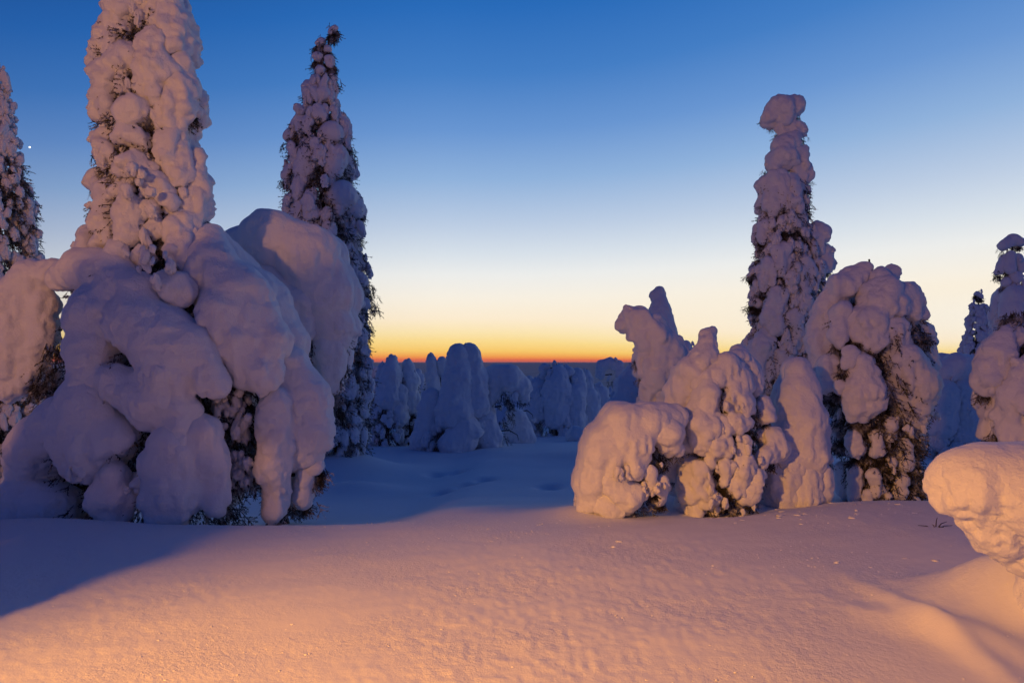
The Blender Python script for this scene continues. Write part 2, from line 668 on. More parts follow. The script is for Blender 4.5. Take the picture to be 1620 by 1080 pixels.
def make_tree(name, label, group, Y, profile, chains=(), lobes=1.0, lobe_k=0.62, nubs=0, sprays=500, spray_len=0.22,
              lo=None, lobe_lo=None, mirror=True, h=H, seed=1, k=0.35, lump=0.12, med=0.018, fine=0.006, extra=(),
              axis=None, depth=0.85, lobe_hi=None, category='tree', twigs=0, nub_range=None, spray_w=0.68, nub_size=(.05, .1), grow=1.0, rough_above=-1e9, nub_at=(), lobe_in=1.0):
    """profile: (photo row, centre column, half width) from the top down, at distance Y.
    chains: hand placed snow loads, (column, row, radius[, push towards the camera as a share of the depth])"""
    rr = random.Random(seed)
    r = np.random.default_rng(seed)
    sc = Y / FPX
    top, bot = profile[0][0], profile[-1][0]
    bx, _ = prof(profile, bot)
    basep = at(bx, bot, Y)
    gz = float(ground_z(basep[0], basep[1]))
    base = np.array((basep[0], basep[1], gz - 0.05))
    root = link(name, None, None, base)
    root.empty_display_size = 0.2
    root['label'] = label
    root['category'] = category
    if group:
        root['group'] = group

    def P3(px, py, dz=0.0):
        return at(px, py, Y) + np.array((0, dz, 0))
    # trunk
    ax = axis or [(prof(profile, py)[0], py) for py in np.linspace(bot, top, 7)]
    tp = [base + np.array((0, 0, -0.2))] + [P3(px, py) for px, py in ax]
    n = len(tp)
    tr = [0.012 + 0.11 * min(1.0, (bot - top) * sc / 5.0) * (1 - i / (n - 1)) for i in range(n)]
    V, Q = tube(np.array(tp) - base, tr, 8)
    link('trunk', mesh_from('trunk', V, Q, bark_m), root)
    fp, fd, fs = [], [], []
    # hand placed clumps
    for ci, grp in enumerate(chains):
        subs = grp if isinstance(grp[0], list) else [grp]
        ch = [c for sub in subs for c in sub]
        pts = []
        for c in ch:
            px, py, rad = c[:3]
            cx, hw = prof(profile, py)
            push = c[3] if len(c) > 3 else 0.8
            lim = max(hw - rad * 0.6, 0.0)
            off = math.sqrt(max(lim * lim - min(abs(px - cx), lim) ** 2, 0.0)) if lim > 0 else 0.0
            dz = -push * off * sc * depth
            p = at(px, py, Y + dz)
            pts.append((p[0], p[1], p[2], (grow if py > rough_above else grow * 0.9) * rad * sc * (Y + dz) / Y))
        rough = np.mean([c[1] for c in ch]) < rough_above
        lens = np.cumsum([0] + [len(x) for x in subs])
        r_ = blob([pts[lens[i]:lens[i + 1]] for i in range(len(subs))], h, k=k, lump=lump * (1.3 if rough else 1), med=med * (1.7 if rough else 1), fine=fine * (2.2 if rough else 1), seed=seed * 31 + ci)
        if r_ is None:
            continue
        V, Q = r_
        me = mesh_from('snow_clump', V - base, Q, snow_m)
        cpy = ch[0][1]
        a = P3(prof(profile, cpy)[0], cpy)
        bp = [a] + [np.array(p[:3]) + np.array((0, 0.05, -0.25 * p[3])) for p in pts[:lens[1]]]
        holder = root
        if len(ch) > 1:
            br = [0.035 - 0.028 * i / (len(bp) - 1) for i in range(len(bp))]
            Vb, Qb = tube(np.array(bp) - base, br, 5)
            holder = link('branch', mesh_from('branch', Vb, Qb, bark_m), root)
        link('snow_clump', me, holder)
        dzs = np.mean([p[1] for p in pts]) - Y
        if mirror and dzs < -0.10:
            V2 = V - base
            V2 = V2 * np.array((1, -1, 1)) + np.array((0, 2 * (Y - base[1]), 0))
            link('snow_clump', mesh_from('snow_clump', V2, Q[:, ::-1], snow_m), root)
        # twigs that poke out below and around the load
        m = max(3, int(sprays * 0.5 / max(1, len(chains))))
        for _ in range(m):
            q = pts[r.integers(max(0, len(pts) - 2), len(pts))]
            w = r.normal(size=2) * 0.45
            p = np.array(q[:3]) + q[3] * np.array((w[0], 0.25 + 0.35 * abs(w[1]), -r.uniform(0.45, 1.0)))
            fp.append(p)
            fd.append(np.array((0.35 * w[0], 0.1 * w[1], -1.0)))
            fs.append(spray_len * r.uniform(0.5, 1.0))
    # rings of drooping loads down the crown
    l0 = lobe_hi if lobe_hi is not None else top
    l1 = lobe_lo if lobe_lo is not None else bot
    if lobes > 0:
        py = l0
        ph = rr.uniform(0, 6)
        while py < l1:
            cx, hw = prof(profile, py)
            hw *= lobe_in * rr.uniform(0.82, 1.08)
            s = max(lobe_k * hw, 7.0) * rr.uniform(0.75, 1.25)
            nring = max(2, int(lobes * 2 * math.pi * hw * 0.75 / (s * 0.95) + rr.random()))
            for q in range(nring):
                a = ph + 2 * math.pi * q / nring + rr.uniform(-.35, .35)
                ss = s * rr.uniform(0.5, 1.35)
                dist = max(hw - 0.52 * ss, 0.0) * rr.uniform(0.78, 1.08)
                pyj = py + rr.uniform(-.3, .3) * s
                cx2 = prof(profile, pyj)[0]
                p = P3(cx2 + dist * math.cos(a), pyj + 0.2 * s, -dist * math.sin(a) * sc * depth)
                o = link('snow_clump', rr.choice(LOBES), root, p - base)
                o.rotation_euler = (rr.uniform(-.15, .15), rr.uniform(-.2, .15), math.atan2(-math.sin(a), math.cos(a)) + rr.uniform(-.4, .4))
                w = ss * sc
                o.scale = (w * rr.uniform(.85, 1.1), w * rr.uniform(.8, 1.15), w * rr.uniform(0.9, 1.35))
            ph += 1.1
            py += s * 0.62
    # small nubs of rime in the gaps
    n0, n1 = nub_range or (top, bot)
    for _ in range(nubs):
        py = rr.uniform(n0, n1)
        cx, hw = prof(profile, py)
        a = rr.uniform(0, 2 * math.pi)
        if math.sin(a) < -0.2 and rr.random() < 0.7:
            a = -a
        dist = hw * rr.uniform(0.72, 1.0)
        p = P3(cx + dist * math.cos(a), py, -dist * math.sin(a) * sc * depth)
        o = link('snow_clump', rr.choice(NUBS), root, p - base)
        w = rr.uniform(*nub_size)
        o.scale = (w, w, w * rr.uniform(1.2, 2.5))
        o.rotation_euler = (rr.uniform(-.4, .4), rr.uniform(-.4, .4), rr.uniform(0, 6))
    for (px, py, rad, num, front) in nub_at:
        for _ in range(num):
            a, d_ = rr.uniform(0, 6.28), rad * math.sqrt(rr.random())
            p = at(px + d_ * math.cos(a), py + d_ * math.sin(a), Y - front + rr.uniform(-.15, .15))
            o = link('snow_clump', rr.choice(NUBS), root, p - base)
            w = rr.uniform(*nub_size)
            o.scale = (w, w, w * rr.uniform(1.0, 2.2))
            o.rotation_euler = (rr.uniform(-.4, .4), rr.uniform(-.4, .4), rr.uniform(0, 6))
    # needles inside the crown
    for _ in range(int(sprays)):
        py = r.uniform(top + 0.22 * (bot - top), bot)
        cx, hw = prof(profile, py)
        a = r.uniform(0, 2 * math.pi)
        dist = hw * spray_w * math.sqrt(r.uniform(0.05, 1.0))
        p = P3(cx + dist * math.cos(a), py, -dist * math.sin(a) * sc * depth)
        if p[2] < base[2] + 0.1:
            continue
        fp.append(p)
        fd.append(np.array((0.6 * math.cos(a), -0.6 * math.sin(a), -0.9)))
        fs.append(spray_len * r.uniform(0.6, 1.2))
    for (px, py, rad, num) in extra:
        for _ in range(num):
            d = r.normal(size=3) * rad * 0.5
            fp.append(P3(px + d[0], py + d[1], d[2] * sc))
            fd.append(np.array((d[0] * 0.03, 0, -1.0)))
            fs.append(spray_len * r.uniform(0.5, 1.0))
    if fp:
        foliage('needle_foliage', fp, fd, fs, root, base, seed)
    # bare branch ends that stick out
    for q in range(twigs):
        py = rr.uniform(top + 0.1 * (bot - top), bot - 0.15 * (bot - top))
        cx, hw = prof(profile, py)
        a = rr.uniform(0, 2 * math.pi)
        A0 = P3(cx, py)
        d = np.array((math.cos(a), -math.sin(a) * depth, 0)) * hw * sc
        path = [A0, A0 + d * 0.6 + np.array((0, 0, .05)), A0 + d * 1.0 + np.array((0, 0, -0.10)), A0 + d * 1.07 + np.array((0, 0, -0.28))]
        V, Q = tube(np.array(path) - base, [0.03, 0.02, 0.012, 0.004], 5)
        link('branch', mesh_from('branch', V, Q, bark_m), root)
    return root



FG = 'snow-laden trees around the clearing'
BGG = 'snow-laden trees beyond the hollow'

# ---- big tree, left foreground
T2 = [
    [(235, -190, 20), (238, -120, 28), (240, -60, 36), (225, -25, 36)],
    [(198, 8, 30), (182, 14, 26)],
    [(262, 5, 33), (275, 40, 32), (281, 74, 22)],
    [(182, 42, 31), (167, 78, 29), (155, 97, 20)],
    [(196, 90, 25), (172, 122, 33), (166, 163, 31), (156, 182, 18)],
    [(241, 68, 29), (246, 112, 33), (240, 138, 25)],
    [(296, 98, 18), (300, 135, 19), (299, 167, 15)],
    [(286, 130, 24), (282, 170, 27), (279, 208, 25)],
    [(278, 222, 24), (281, 252, 28), (287, 282, 21)],
    [(219, 173, 27)],
    [(200, 214, 25), (222, 219, 18)],
    [(160, 222, 21), (172, 246, 24)],
    [(194, 265, 20), (212, 261, 24), (238, 264, 16)],
    [(250, 296, 24)],
    [(146, 280, 14), (149, 310, 15)],
    [(160, 300, 17), (160, 346, 22), (160, 380, 18)],
    [(210, 334, 29), (203, 374, 21)], [(241, 330, 16)],
    [(246, 362, 16)],
    [(314, 252, 19), (312, 285, 26), (313, 330, 25), (304, 372, 21)],
    [(287, 360, 27), (291, 402, 25)],
    [(222, 404, 18)], [(132, 362, 13), (127, 388, 12)],
    [(190, 300, 16)], [(270, 318, 14)], [(185, 405, 22)],
    # skirt, left
    [[(175, 428, 32), (128, 428, 30), (100, 440, 22)], [(190, 450, 30), (155, 500, 42), (148, 555, 38), (142, 600, 30)],
     [(225, 462, 32), (222, 512, 46), (255, 540, 50), (272, 590, 44), (262, 632, 36)],
     [(300, 552, 44), (322, 588, 34), (345, 605, 18)], [(180, 600, 26), (240, 640, 40)], [(290, 650, 30), (280, 690, 34)]],
    [[(88, 430, 20), (45, 442, 27), (18, 478, 36), (22, 540, 34), (18, 605, 26)], [(66, 480, 24), (64, 530, 22), (48, 590, 20)]],
    [[(142, 628, 42), (146, 668, 60), (150, 700, 56), (186, 690, 30)], [(95, 665, 38), (70, 708, 44), (58, 745, 42)]],
    [[(62, 775, 46), (52, 812, 46), (95, 802, 36)]],
    # skirt, middle
    [(278, 455, 30), (262, 447, 22)],
    [[(282, 708, 42), (286, 770, 42), (270, 815, 32)], [(322, 680, 26), (335, 735, 26), (345, 792, 20)], [(248, 730, 24), (250, 790, 24)]],
    [(180, 752, 24), (178, 785, 32), (180, 818, 26)],
    # skirt, right
    [[(335, 385, 34), (335, 425, 42), (375, 478, 54), (404, 532, 50)], [(402, 555, 46), (412, 590, 32), (420, 612, 16)], [(350, 500, 40), (372, 545, 34)]],
    [[(458, 578, 30), (474, 628, 41), (484, 678, 38), (474, 714, 28)], [(434, 640, 26), (436, 690, 25), (432, 740, 24), (438, 780, 19), (432, 808, 13)]],
    [(484, 748, 15), (476, 785, 17)], [(500, 735, 13)],
]
P2 = [(-200, 235, 12), (-100, 238, 42), (0, 232, 62), (60, 226, 80), (130, 229, 88), (180, 226, 86), (230, 222, 80), (300, 232, 96),
      (380, 228, 106), (430, 235, 150), (500, 250, 190), (600, 255, 215), (700, 255, 215), (780, 255, 205), (835, 255, 200)]
def squeeze(c, f=0.90):
    return (228 + (c[0] - 228) * f, c[1], c[2] * 0.97) if c[1] < 415 else c


T2 = [[[squeeze(c) for c in sub] for sub in g] if isinstance(g[0], list) else [squeeze(c) for c in g] for g in T2]
P2 = [(p[0], p[1], p[2] * (0.9 if p[0] < 415 else 1.0)) for p in P2]
make_tree('snowy_spruce', 'huge snow-caked spruce in the left foreground, its column cut by the top edge', FG, 8.5, P2, T2,
          lobes=0.6, lobe_k=0.36, lobe_in=0.76, lobe_hi=-60, lobe_lo=400, nubs=40, nub_range=(120, 420), nub_size=(.05, .13), sprays=3600,
          nub_at=[(368, 655, 38, 34, .35), (378, 745, 26, 30, .3), (215, 770, 14, 10, .7), (120, 745, 14, 8, .9), (240, 420, 30, 12, .75), (225, 300, 40, 12, .5)], spray_len=0.22, seed=2,
          axis=[(255, 835), (245, 600), (235, 400), (230, 200), (235, 0), (235, -190)],
          extra=[(365, 655, 40, 160), (375, 740, 30, 160), (355, 580, 14, 40), (285, 488, 14, 30), (190, 460, 10, 16), (195, 560, 10, 16), (215, 610, 14, 40), (215, 735, 18, 60), (120, 750, 18, 50), (80, 600, 30, 100), (95, 545, 18, 40)],
          depth=0.75, spray_w=0.70, grow=1.04, rough_above=420, h=0.03, fine=0.008)

# ---- bent dome behind it
T3 = [
    [(372, 440, 26), (385, 400, 38), (430, 382, 48), (480, 408, 52), (512, 462, 42), (526, 520, 30), (530, 560, 22)],
    [[(420, 445, 36), (440, 470, 34)], [(478, 480, 32), (480, 520, 22)]],
    [(455, 520, 26), (462, 545, 18)],
    [(518, 545, 22), (520, 585, 22), (522, 610, 16)],
]
make_tree('snowy_spruce', 'bent tree bowed into a smooth snow dome right of the huge column', FG, 10.4,
          [(335, 445, 40), (380, 445, 85), (450, 455, 95), (520, 465, 88), (600, 470, 70), (700, 460, 55), (800, 455, 45)], T3,
          lobes=0, nubs=10, nub_range=(560, 640), sprays=900, seed=3, axis=[(440, 800), (400, 640), (385, 480), (420, 400), (490, 430), (520, 500)], depth=0.8,
          extra=[(495, 590, 25, 90), (500, 660, 25, 120)])

# ---- slim spruce
P4 = [(42, 524, 7), (56, 520, 12), (68, 512, 13), (95, 511, 17), (120, 510, 20), (150, 507, 26), (190, 508, 44), (240, 508, 53), (300, 508, 58), (340, 511, 63),
      (400, 518, 64), (470, 524, 65), (530, 535, 55), (600, 540, 50), (714, 535, 46)]
make_tree('snowy_spruce', 'tall slim spruce with a ragged dark tip behind the bowed dome', FG, 18.0, P4,
          [[(524, 50, 6, 0), (530, 44, 4, 0)], [(508, 65, 6, 0), (503, 69, 4, 0)], [(518, 77, 6, 0)], [(503, 90, 8, .4)], [(521, 95, 8, .4), (523, 103, 6, .4)], [(507, 112, 9, .4)], [(527, 124, 8, .2)], [(500, 128, 10, .4)],
           [(490, 140, 13)], [(512, 150, 12)], [(478, 195, 14), (462, 215, 12)], [(525, 210, 18)], [(490, 245, 18), (482, 270, 17)],
           [(532, 250, 18), (530, 270, 14)], [(540, 310, 24)], [(462, 275, 15)], [(503, 180, 15)], [(560, 330, 16)]],
          lobes=0.7, lobe_k=0.42, lobe_hi=125, nubs=150, nub_range=(130, 700), nub_size=(.1, .26), sprays=3000, spray_w=0.9, spray_len=0.3, seed=4, twigs=0,
          extra=[(527, 50, 9, 12), (508, 62, 8, 10), (503, 85, 10, 12), (520, 88, 9, 12), (505, 110, 12, 14), (530, 125, 8, 12), (540, 180, 8, 12), (553, 235, 8, 14), (560, 250, 6, 8),
                 (580, 460, 18, 40), (592, 482, 9, 16), (572, 515, 14, 30), (566, 540, 8, 12)])

# ---- spruce cut by the left edge
make_tree('snowy_spruce', 'dark mottled spruce cut off by the left edge of the picture', FG, 12.0,
          [(104, -2, 12), (140, 0, 16), (200, -3, 28), (260, -6, 40), (320, -4, 54), (370, 0, 62), (440, -2, 62), (540, -5, 66), (660, -5, 70), (760, -5, 60)], [],
          lobes=0.6, lobe_k=0.34, nubs=140, nub_size=(.06, .16), sprays=2000, spray_w=0.88, spray_len=0.24, seed=5)

# ---- tall column, right
P10 = [(150, 1245, 10), (170, 1243, 20), (215, 1252, 20), (240, 1246, 30), (270, 1245, 36), (300, 1243, 38), (340, 1240, 40), (380, 1242, 45), (420, 1246, 54),
       (470, 1245, 54), (520, 1240, 52), (560, 1232, 54), (640, 1228, 50), (780, 1228, 46)]
T10 = [
    [(1219, 184, 16, 0), (1237, 175, 25, 0), (1254, 170, 19, 0)], [(1262, 205, 15, 0), (1240, 202, 17, 0)],
    [(1245, 228, 22), (1238, 250, 24), (1222, 262, 14)],
    [(1262, 245, 17), (1270, 275, 16), (1268, 300, 12)],
    [(1228, 290, 24), (1222, 320, 20)], [(1250, 290, 20), (1255, 320, 16)],
    [(1294, 368, 19, 0.3), (1288, 392, 20, 0.3)], [(1303, 400, 18, 0.2), (1306, 416, 15, 0.2)],
    [(1212, 355, 15), (1208, 375, 12)], [(1250, 350, 17)], [(1235, 400, 20), (1232, 425, 18)],
    [(1270, 420, 22), (1268, 455, 18)], [(1215, 420, 16), (1213, 445, 13)], [(1230, 470, 20), (1225, 510, 20)],
    [(1255, 500, 18), (1258, 540, 20)], [(1208, 545, 24), (1202, 580, 22), (1205, 610, 18)],
    [(1235, 570, 20), (1240, 600, 20)], [(1192, 430, 8)], [(1194, 478, 9)],
]
make_tree('snowy_spruce', 'tall narrow snow column with an overhanging cap on top, right of the middle', FG, 12.6, P10, T10,
          lobes=0.6, lobe_k=0.34, lobe_hi=300, nubs=150, nub_range=(310, 700), nub_size=(.06, .15), sprays=3400, spray_w=0.93, spray_len=0.18, seed=10, rough_above=700,
          extra=[(1190, 432, 9, 12), (1195, 470, 10, 14)])

# ---- domed tree, right
P11 = [(410, 1375, 15), (440, 1380, 60), (480, 1380, 85), (560, 1385, 95), (640, 1388, 92), (700, 1395, 70), (760, 1400, 62), (805, 1402, 60)]
T11 = [
    [(1366, 426, 15), (1332, 452, 22), (1307, 492, 24), (1297, 540, 25), (1302, 578, 20)],
    [(1332, 492, 15), (1328, 532, 14)],
    [[(1392, 442, 18), (1394, 474, 38), (1426, 476, 32), (1442, 498, 19)], [(1374, 510, 30), (1384, 540, 22)]],
    [(1408, 432, 15, 0.5)],
    [(1412, 525, 28), (1424, 545, 16)],
    [(1448, 530, 30, 0), (1462, 580, 22, 0), (1466, 620, 14, 0)],
    [(1364, 575, 22), (1368, 618, 34), (1362, 648, 24)], [(1344, 560, 12), (1340, 575, 10)], [(1310, 575, 20), (1312, 610, 14)],
    [(1426, 568, 32), (1438, 606, 40), (1444, 650, 28), (1444, 682, 16)],
    [(1350, 690, 14), (1353, 714, 13)], [(1386, 688, 10), (1390, 712, 12)], [(1410, 668, 9), (1406, 690, 9)],
    [(1428, 705, 13), (1430, 735, 13)], [(1352, 745, 13), (1354, 785, 13)], [(1384, 750, 10), (1388, 775, 12)], [(1426, 752, 9), (1422, 782, 11)],
    [(1458, 755, 15), (1462, 780, 13)], [(1372, 780, 8), (1370, 800, 9)], [(1408, 730, 9)], [(1405, 785, 9)], [(1440, 790, 10)], [(1330, 610, 12)],
]
make_tree('snowy_spruce', 'broad domed spruce with separate hanging snow lobes over dark branches, right', FG, 10.0, P11, T11,
          lobes=0, nubs=45, nub_range=(640, 800), nub_size=(.04, .085), sprays=2600, spray_len=0.2, seed=11, lump=0.15, med=0.022, grow=0.93, spray_w=0.8, fine=.01, h=0.028,
          extra=[(1350, 480, 8, 30), (1346, 530, 8, 30), (1352, 440, 8, 14), (1330, 600, 12, 60), (1340, 650, 14, 100), (1325, 700, 12, 50), (1395, 640, 8, 40), (1375, 680, 20, 90), (1420, 700, 25, 90), (1400, 740, 30, 140), (1375, 770, 20, 70), (1440, 760, 20, 80), (1440, 790, 12, 30)])

# ---- lit cluster in the middle right
T8 = [
    [(1122, 526, 9), (1122, 546, 15), (1116, 566, 20), (1098, 588, 26), (1082, 618, 28), (1074, 650, 26)],
    [(1150, 572, 14), (1172, 568, 19), (1188, 588, 18), (1197, 612, 14)],
    [(1118, 598, 20), (1146, 588, 24), (1168, 602, 22), (1166, 630, 20), (1170, 648, 15)],
    [(1118, 622, 19), (1115, 665, 27), (1112, 694, 23)],
    [(1142, 672, 17), (1136, 706, 20), (1125, 722, 14)],
    [(1082, 700, 22), (1066, 722, 22), (1066, 745, 16)],
    [(1100, 742, 22), (1100, 770, 26), (1116, 788, 18)], [(1080, 800, 14), (1098, 806, 14)],
    [(1160, 664, 14), (1177, 668, 15)], [(1185, 650, 10)],
    [(1208, 636, 12), (1210, 658, 13)], [(1218, 690, 20), (1222, 706, 20), (1212, 722, 14)],
    [(1176, 698, 13), (1176, 738, 18), (1166, 775, 16)], [(1194, 752, 16), (1186, 786, 14)], [(1150, 735, 12), (1146, 760, 11)],
]
make_tree('snowy_spruce', 'warmly lit lumpy snow-covered tree with a pointed peak, middle right', FG, 8.7,
          [(517, 1122, 12), (560, 1130, 45), (600, 1135, 65), (660, 1140, 80), (720, 1145, 82), (780, 1145, 75), (815, 1145, 72)], T8,
          lobes=0, nubs=34, nub_range=(600, 800), nub_size=(.04, .09), sprays=1300, spray_len=0.13, seed=8, lump=0.2, med=0.024, fine=.009, h=0.026,
          nub_at=[(1150, 720, 25, 12, .35), (1130, 780, 30, 16, .35), (1180, 640, 16, 8, .3), (1195, 770, 14, 8, .2)],
          extra=[(1152, 720, 10, 40), (1135, 770, 12, 50), (1140, 800, 8, 20), (1185, 640, 12, 40)])
T8b = [
    [[(1064, 662, 24), (1030, 668, 27), (988, 672, 32), (964, 704, 38)], [(998, 704, 38), (1006, 738, 18)], [(952, 726, 32), (940, 765, 28), (934, 800, 22)]], [(1052, 684, 28), (1062, 704, 18)],
    [(970, 765, 24), (992, 786, 24), (1004, 778, 18)], [(958, 800, 20), (978, 808, 15)], [(1030, 745, 10), (1032, 775, 9)], [(1046, 760, 11), (1044, 790, 10)],
]
make_tree('snowy_sapling', 'sapling bowed to the ground under one smooth lit snow hump, middle right', FG, 8.25,
          [(640, 1030, 30), (680, 1005, 75), (740, 990, 80), (790, 985, 72), (818, 985, 70)], T8b,
          lobes=0, nubs=14, nub_range=(730, 810), nub_size=(.04, .07), sprays=700, spray_len=0.12, seed=9, lump=0.10, med=0.016, fine=.007, h=0.026,
          nub_at=[(1035, 770, 22, 22, .25), (985, 750, 10, 8, .45)],
          axis=[(950, 818), (955, 765), (972, 712), (1005, 688), (1040, 676)],
          extra=[(985, 748, 10, 30), (1035, 760, 15, 80), (1045, 730, 10, 40)])

# ---- leaning head behind the cluster
T6 = [
    [[(990, 512, 14), (1002, 504, 20), (1026, 528, 30), (1050, 548, 30), (1066, 575, 24)], [(1042, 575, 26), (1036, 608, 22), (1028, 635, 15)]], [(1062, 600, 22), (1052, 640, 16)], [(1020, 560, 16), (1018, 590, 10)],
]
make_tree('snowy_sapling', 'snow-caked sapling with its head leaning left behind the lit cluster', FG, 9.8,
          [(485, 1000, 15), (530, 1030, 40), (580, 1045, 42), (640, 1045, 36), (760, 1050, 30)], T6,
          lobes=0, nubs=30, nub_range=(560, 660), nub_size=(.04, .08), sprays=500, spray_len=0.15, seed=6, lump=0.2, med=0.03, fine=.01, h=0.028, axis=[(1052, 760), (1055, 640), (1045, 570), (1020, 520), (1000, 500)])
make_tree('snowy_spruce', 'slim dark blue snow spire with a nodding tip behind the leaning sapling', FG, 21.0,
          [(455, 1040, 8), (480, 1044, 15), (520, 1048, 22), (560, 1053, 28), (640, 1055, 34), (730, 1055, 34)],
          [[(1034, 468, 8, 0), (1043, 463, 9, 0), (1044, 490, 15), (1050, 520, 19), (1052, 560, 24)]],
          lobes=0.9, lobe_k=0.5, lobe_hi=490, nubs=15, sprays=200, seed=12, twigs=3)
make_tree('snowy_sapling', 'small rounded snow knob beside the dark blue spire', FG, 20.0,
          [(540, 1085, 12), (570, 1088, 18), (640, 1090, 24), (720, 1090, 26)], [[(1084, 551, 12, 0), (1088, 580, 17), (1090, 620, 22)]],
          lobes=0.8, lobe_k=0.6, lobe_hi=580, nubs=6, sprays=80, seed=13, twigs=2)

# ---- small tree half in shadow
make_tree('snowy_sapling', 'smooth hooded sapling, half in shadow, between the lit cluster and the domed spruce', FG, 9.2,
          [(562, 1263, 15), (620, 1262, 35), (680, 1262, 46), (740, 1262, 54), (800, 1260, 56)],
          [[[(1266, 580, 17), (1264, 618, 27), (1264, 665, 36), (1272, 715, 36)], [(1240, 690, 26), (1240, 740, 36), (1238, 780, 34)]],
           [(1296, 672, 14), (1302, 705, 13)], [(1294, 745, 18), (1296, 780, 18)], [(1272, 750, 24), (1268, 785, 26)], [(1310, 725, 8)]],
          lobes=0, nubs=10, nub_range=(680, 790), nub_size=(.03, .06), sprays=350, spray_len=0.13, seed=14, lump=0.11, med=0.018, fine=.008, h=.028)

# ---- right edge
make_tree('snowy_spruce', 'snow-hung spruce at the right edge above the round snow cap', FG, 8.6,
          [(505, 1665, 35), (535, 1662, 60), (580, 1660, 82), (680, 1660, 80), (760, 1660, 75), (830, 1660, 75)],
          [[(1612, 524, 16), (1592, 540, 24), (1576, 565, 30), (1574, 600, 28), (1590, 630, 18)], [(1632, 585, 26), (1618, 630, 34), (1600, 660, 28), (1602, 690, 22)],
           [(1668, 548, 30), (1668, 590, 42)], [(1660, 640, 44), (1650, 700, 40)], [(1585, 680, 18)]],
          lobes=0.5, lobe_k=0.36, lobe_in=0.9, lobe_hi=560, nubs=30, sprays=1200, spray_w=.85, spray_len=0.18, seed=15, extra=[(1605, 505, 16, 90), (1615, 545, 12, 50)], lump=0.2, med=0.03, grow=.92)
make_tree('snowy_spruce', 'dark spruce with a drooping snow-capped tip against the sky, right edge', FG, 16.0,
          [(371, 1602, 8), (395, 1600, 15), (420, 1598, 18), (450, 1603, 20), (500, 1605, 32), (560, 1605, 45), (650, 1605, 55), (740, 1605, 55)],
          [[(1588, 388, 8, 0), (1602, 378, 9, 0), (1612, 382, 7, 0)], [(1590, 408, 7, 0), (1579, 430, 6, 0)], [(1610, 408, 8, 0), (1614, 424, 7, 0)], [(1599, 404, 8, .5), (1597, 424, 9, .5)], [(1606, 440, 11, .5)], [(1592, 446, 8, .5)], [(1604, 470, 20), (1606, 500, 22)]],
          lobes=0.9, lobe_k=0.42, lobe_hi=450, nubs=60, nub_range=(400, 700), sprays=700, spray_len=0.2, seed=16, extra=[(1592, 398, 8, 16), (1598, 430, 10, 20), (1583, 425, 6, 10)])
make_tree('snowy_spruce', 'small pointed blue spruce seen between the domed spruce and the right edge', FG, 24.0,
          [(459, 1549, 4), (475, 1549, 8), (490, 1548, 17), (530, 1546, 24), (580, 1542, 30), (650, 1540, 42), (740, 1540, 46)],
          [[(1546, 464, 4, 0), (1551, 468, 4, 0)]],
          lobes=1.0, lobe_k=0.45, lobe_hi=484, nubs=40, sprays=400, spray_len=0.2, seed=17, extra=[(1549, 472, 5, 8)])
make_tree('snowy_spruce', 'wide flat-topped blue snow mass right of the domed spruce', FG, 20.0,
          [(565, 1520, 25), (585, 1512, 42), (640, 1508, 52), (700, 1505, 55), (760, 1505, 55)],
          [[(1488, 588, 18), (1515, 580, 20), (1545, 580, 16)], [(1490, 620, 24), (1488, 670, 24)], [(1530, 620, 28), (1532, 680, 28)]],
          lobes=0.8, lobe_k=0.42, lobe_hi=620, nubs=40, sprays=600, spray_len=0.22, seed=18)

# ---- the row beyond the hollow
def far_tree(label, Y, profile, chains, seed, lobes=0.35, kk=0.42, hi=None, sprays=300, nubs=14, h=0.05, name='snowy_spruce', extra=(), axis=None, lump=0.13, group=BGG):
    return make_tree(name, label, group, Y * FK, profile, chains, lobes=lobes, lobe_k=kk, lobe_hi=hi, nubs=nubs, nub_size=(.08, .2), sprays=sprays,
                     spray_len=0.3, seed=seed, h=h, twigs=1, extra=extra, axis=axis, lump=lump, med=0.026, fine=.012)


far_tree('blue snow-covered tree peeping out right behind the slim spruce', 19, [(563, 574, 8), (600, 578, 22), (660, 578, 28), (705, 578, 28)], [[(572, 572, 9), (576, 590, 14)], [(592, 588, 9), (594, 615, 12)]], 30)
far_tree('left of a pair of pointed snow spires beyond the hollow', 18, [(561, 621, 7), (590, 620, 20), (640, 615, 26), (705, 612, 30)],
         [[(622, 569, 8), (618, 590, 15), (614, 630, 20)], [(605, 580, 6), (602, 610, 12)], [(632, 620, 13), (632, 660, 14)]], 31)
far_tree('right of a pair of pointed snow spires beyond the hollow', 18.3, [(569, 645, 6), (600, 648, 16), (650, 650, 20), (705, 648, 24)], [[(645, 577, 8), (648, 605, 14), (648, 640, 16)]], 32)
far_tree('small knob-headed snow pillar left of the widest double-domed tree', 20, [(563, 683, 7), (600, 684, 12), (650, 685, 18), (705, 685, 20)], [[(683, 571, 8), (684, 595, 9), (686, 625, 14)], [(699, 570, 7), (700, 590, 8)]], 33)
far_tree('stout twin-headed snow tower in the middle of the far row', 17, [(546, 735, 16), (570, 733, 32), (620, 728, 40), (680, 722, 55), (712, 722, 66)],
         [[(726, 564, 19), (726, 600, 26), (722, 650, 32)], [(744, 560, 17, 0.1), (750, 600, 20, 0.3), (752, 640, 22)], [(682, 628, 16), (678, 670, 20), (672, 700, 22)],
          [(735, 680, 26), (720, 705, 28)], [(768, 665, 18), (772, 695, 22)]], 34, lobes=0.4, hi=640, nubs=10, extra=[(742, 668, 6, 12), (745, 690, 5, 10), (760, 650, 6, 10)])
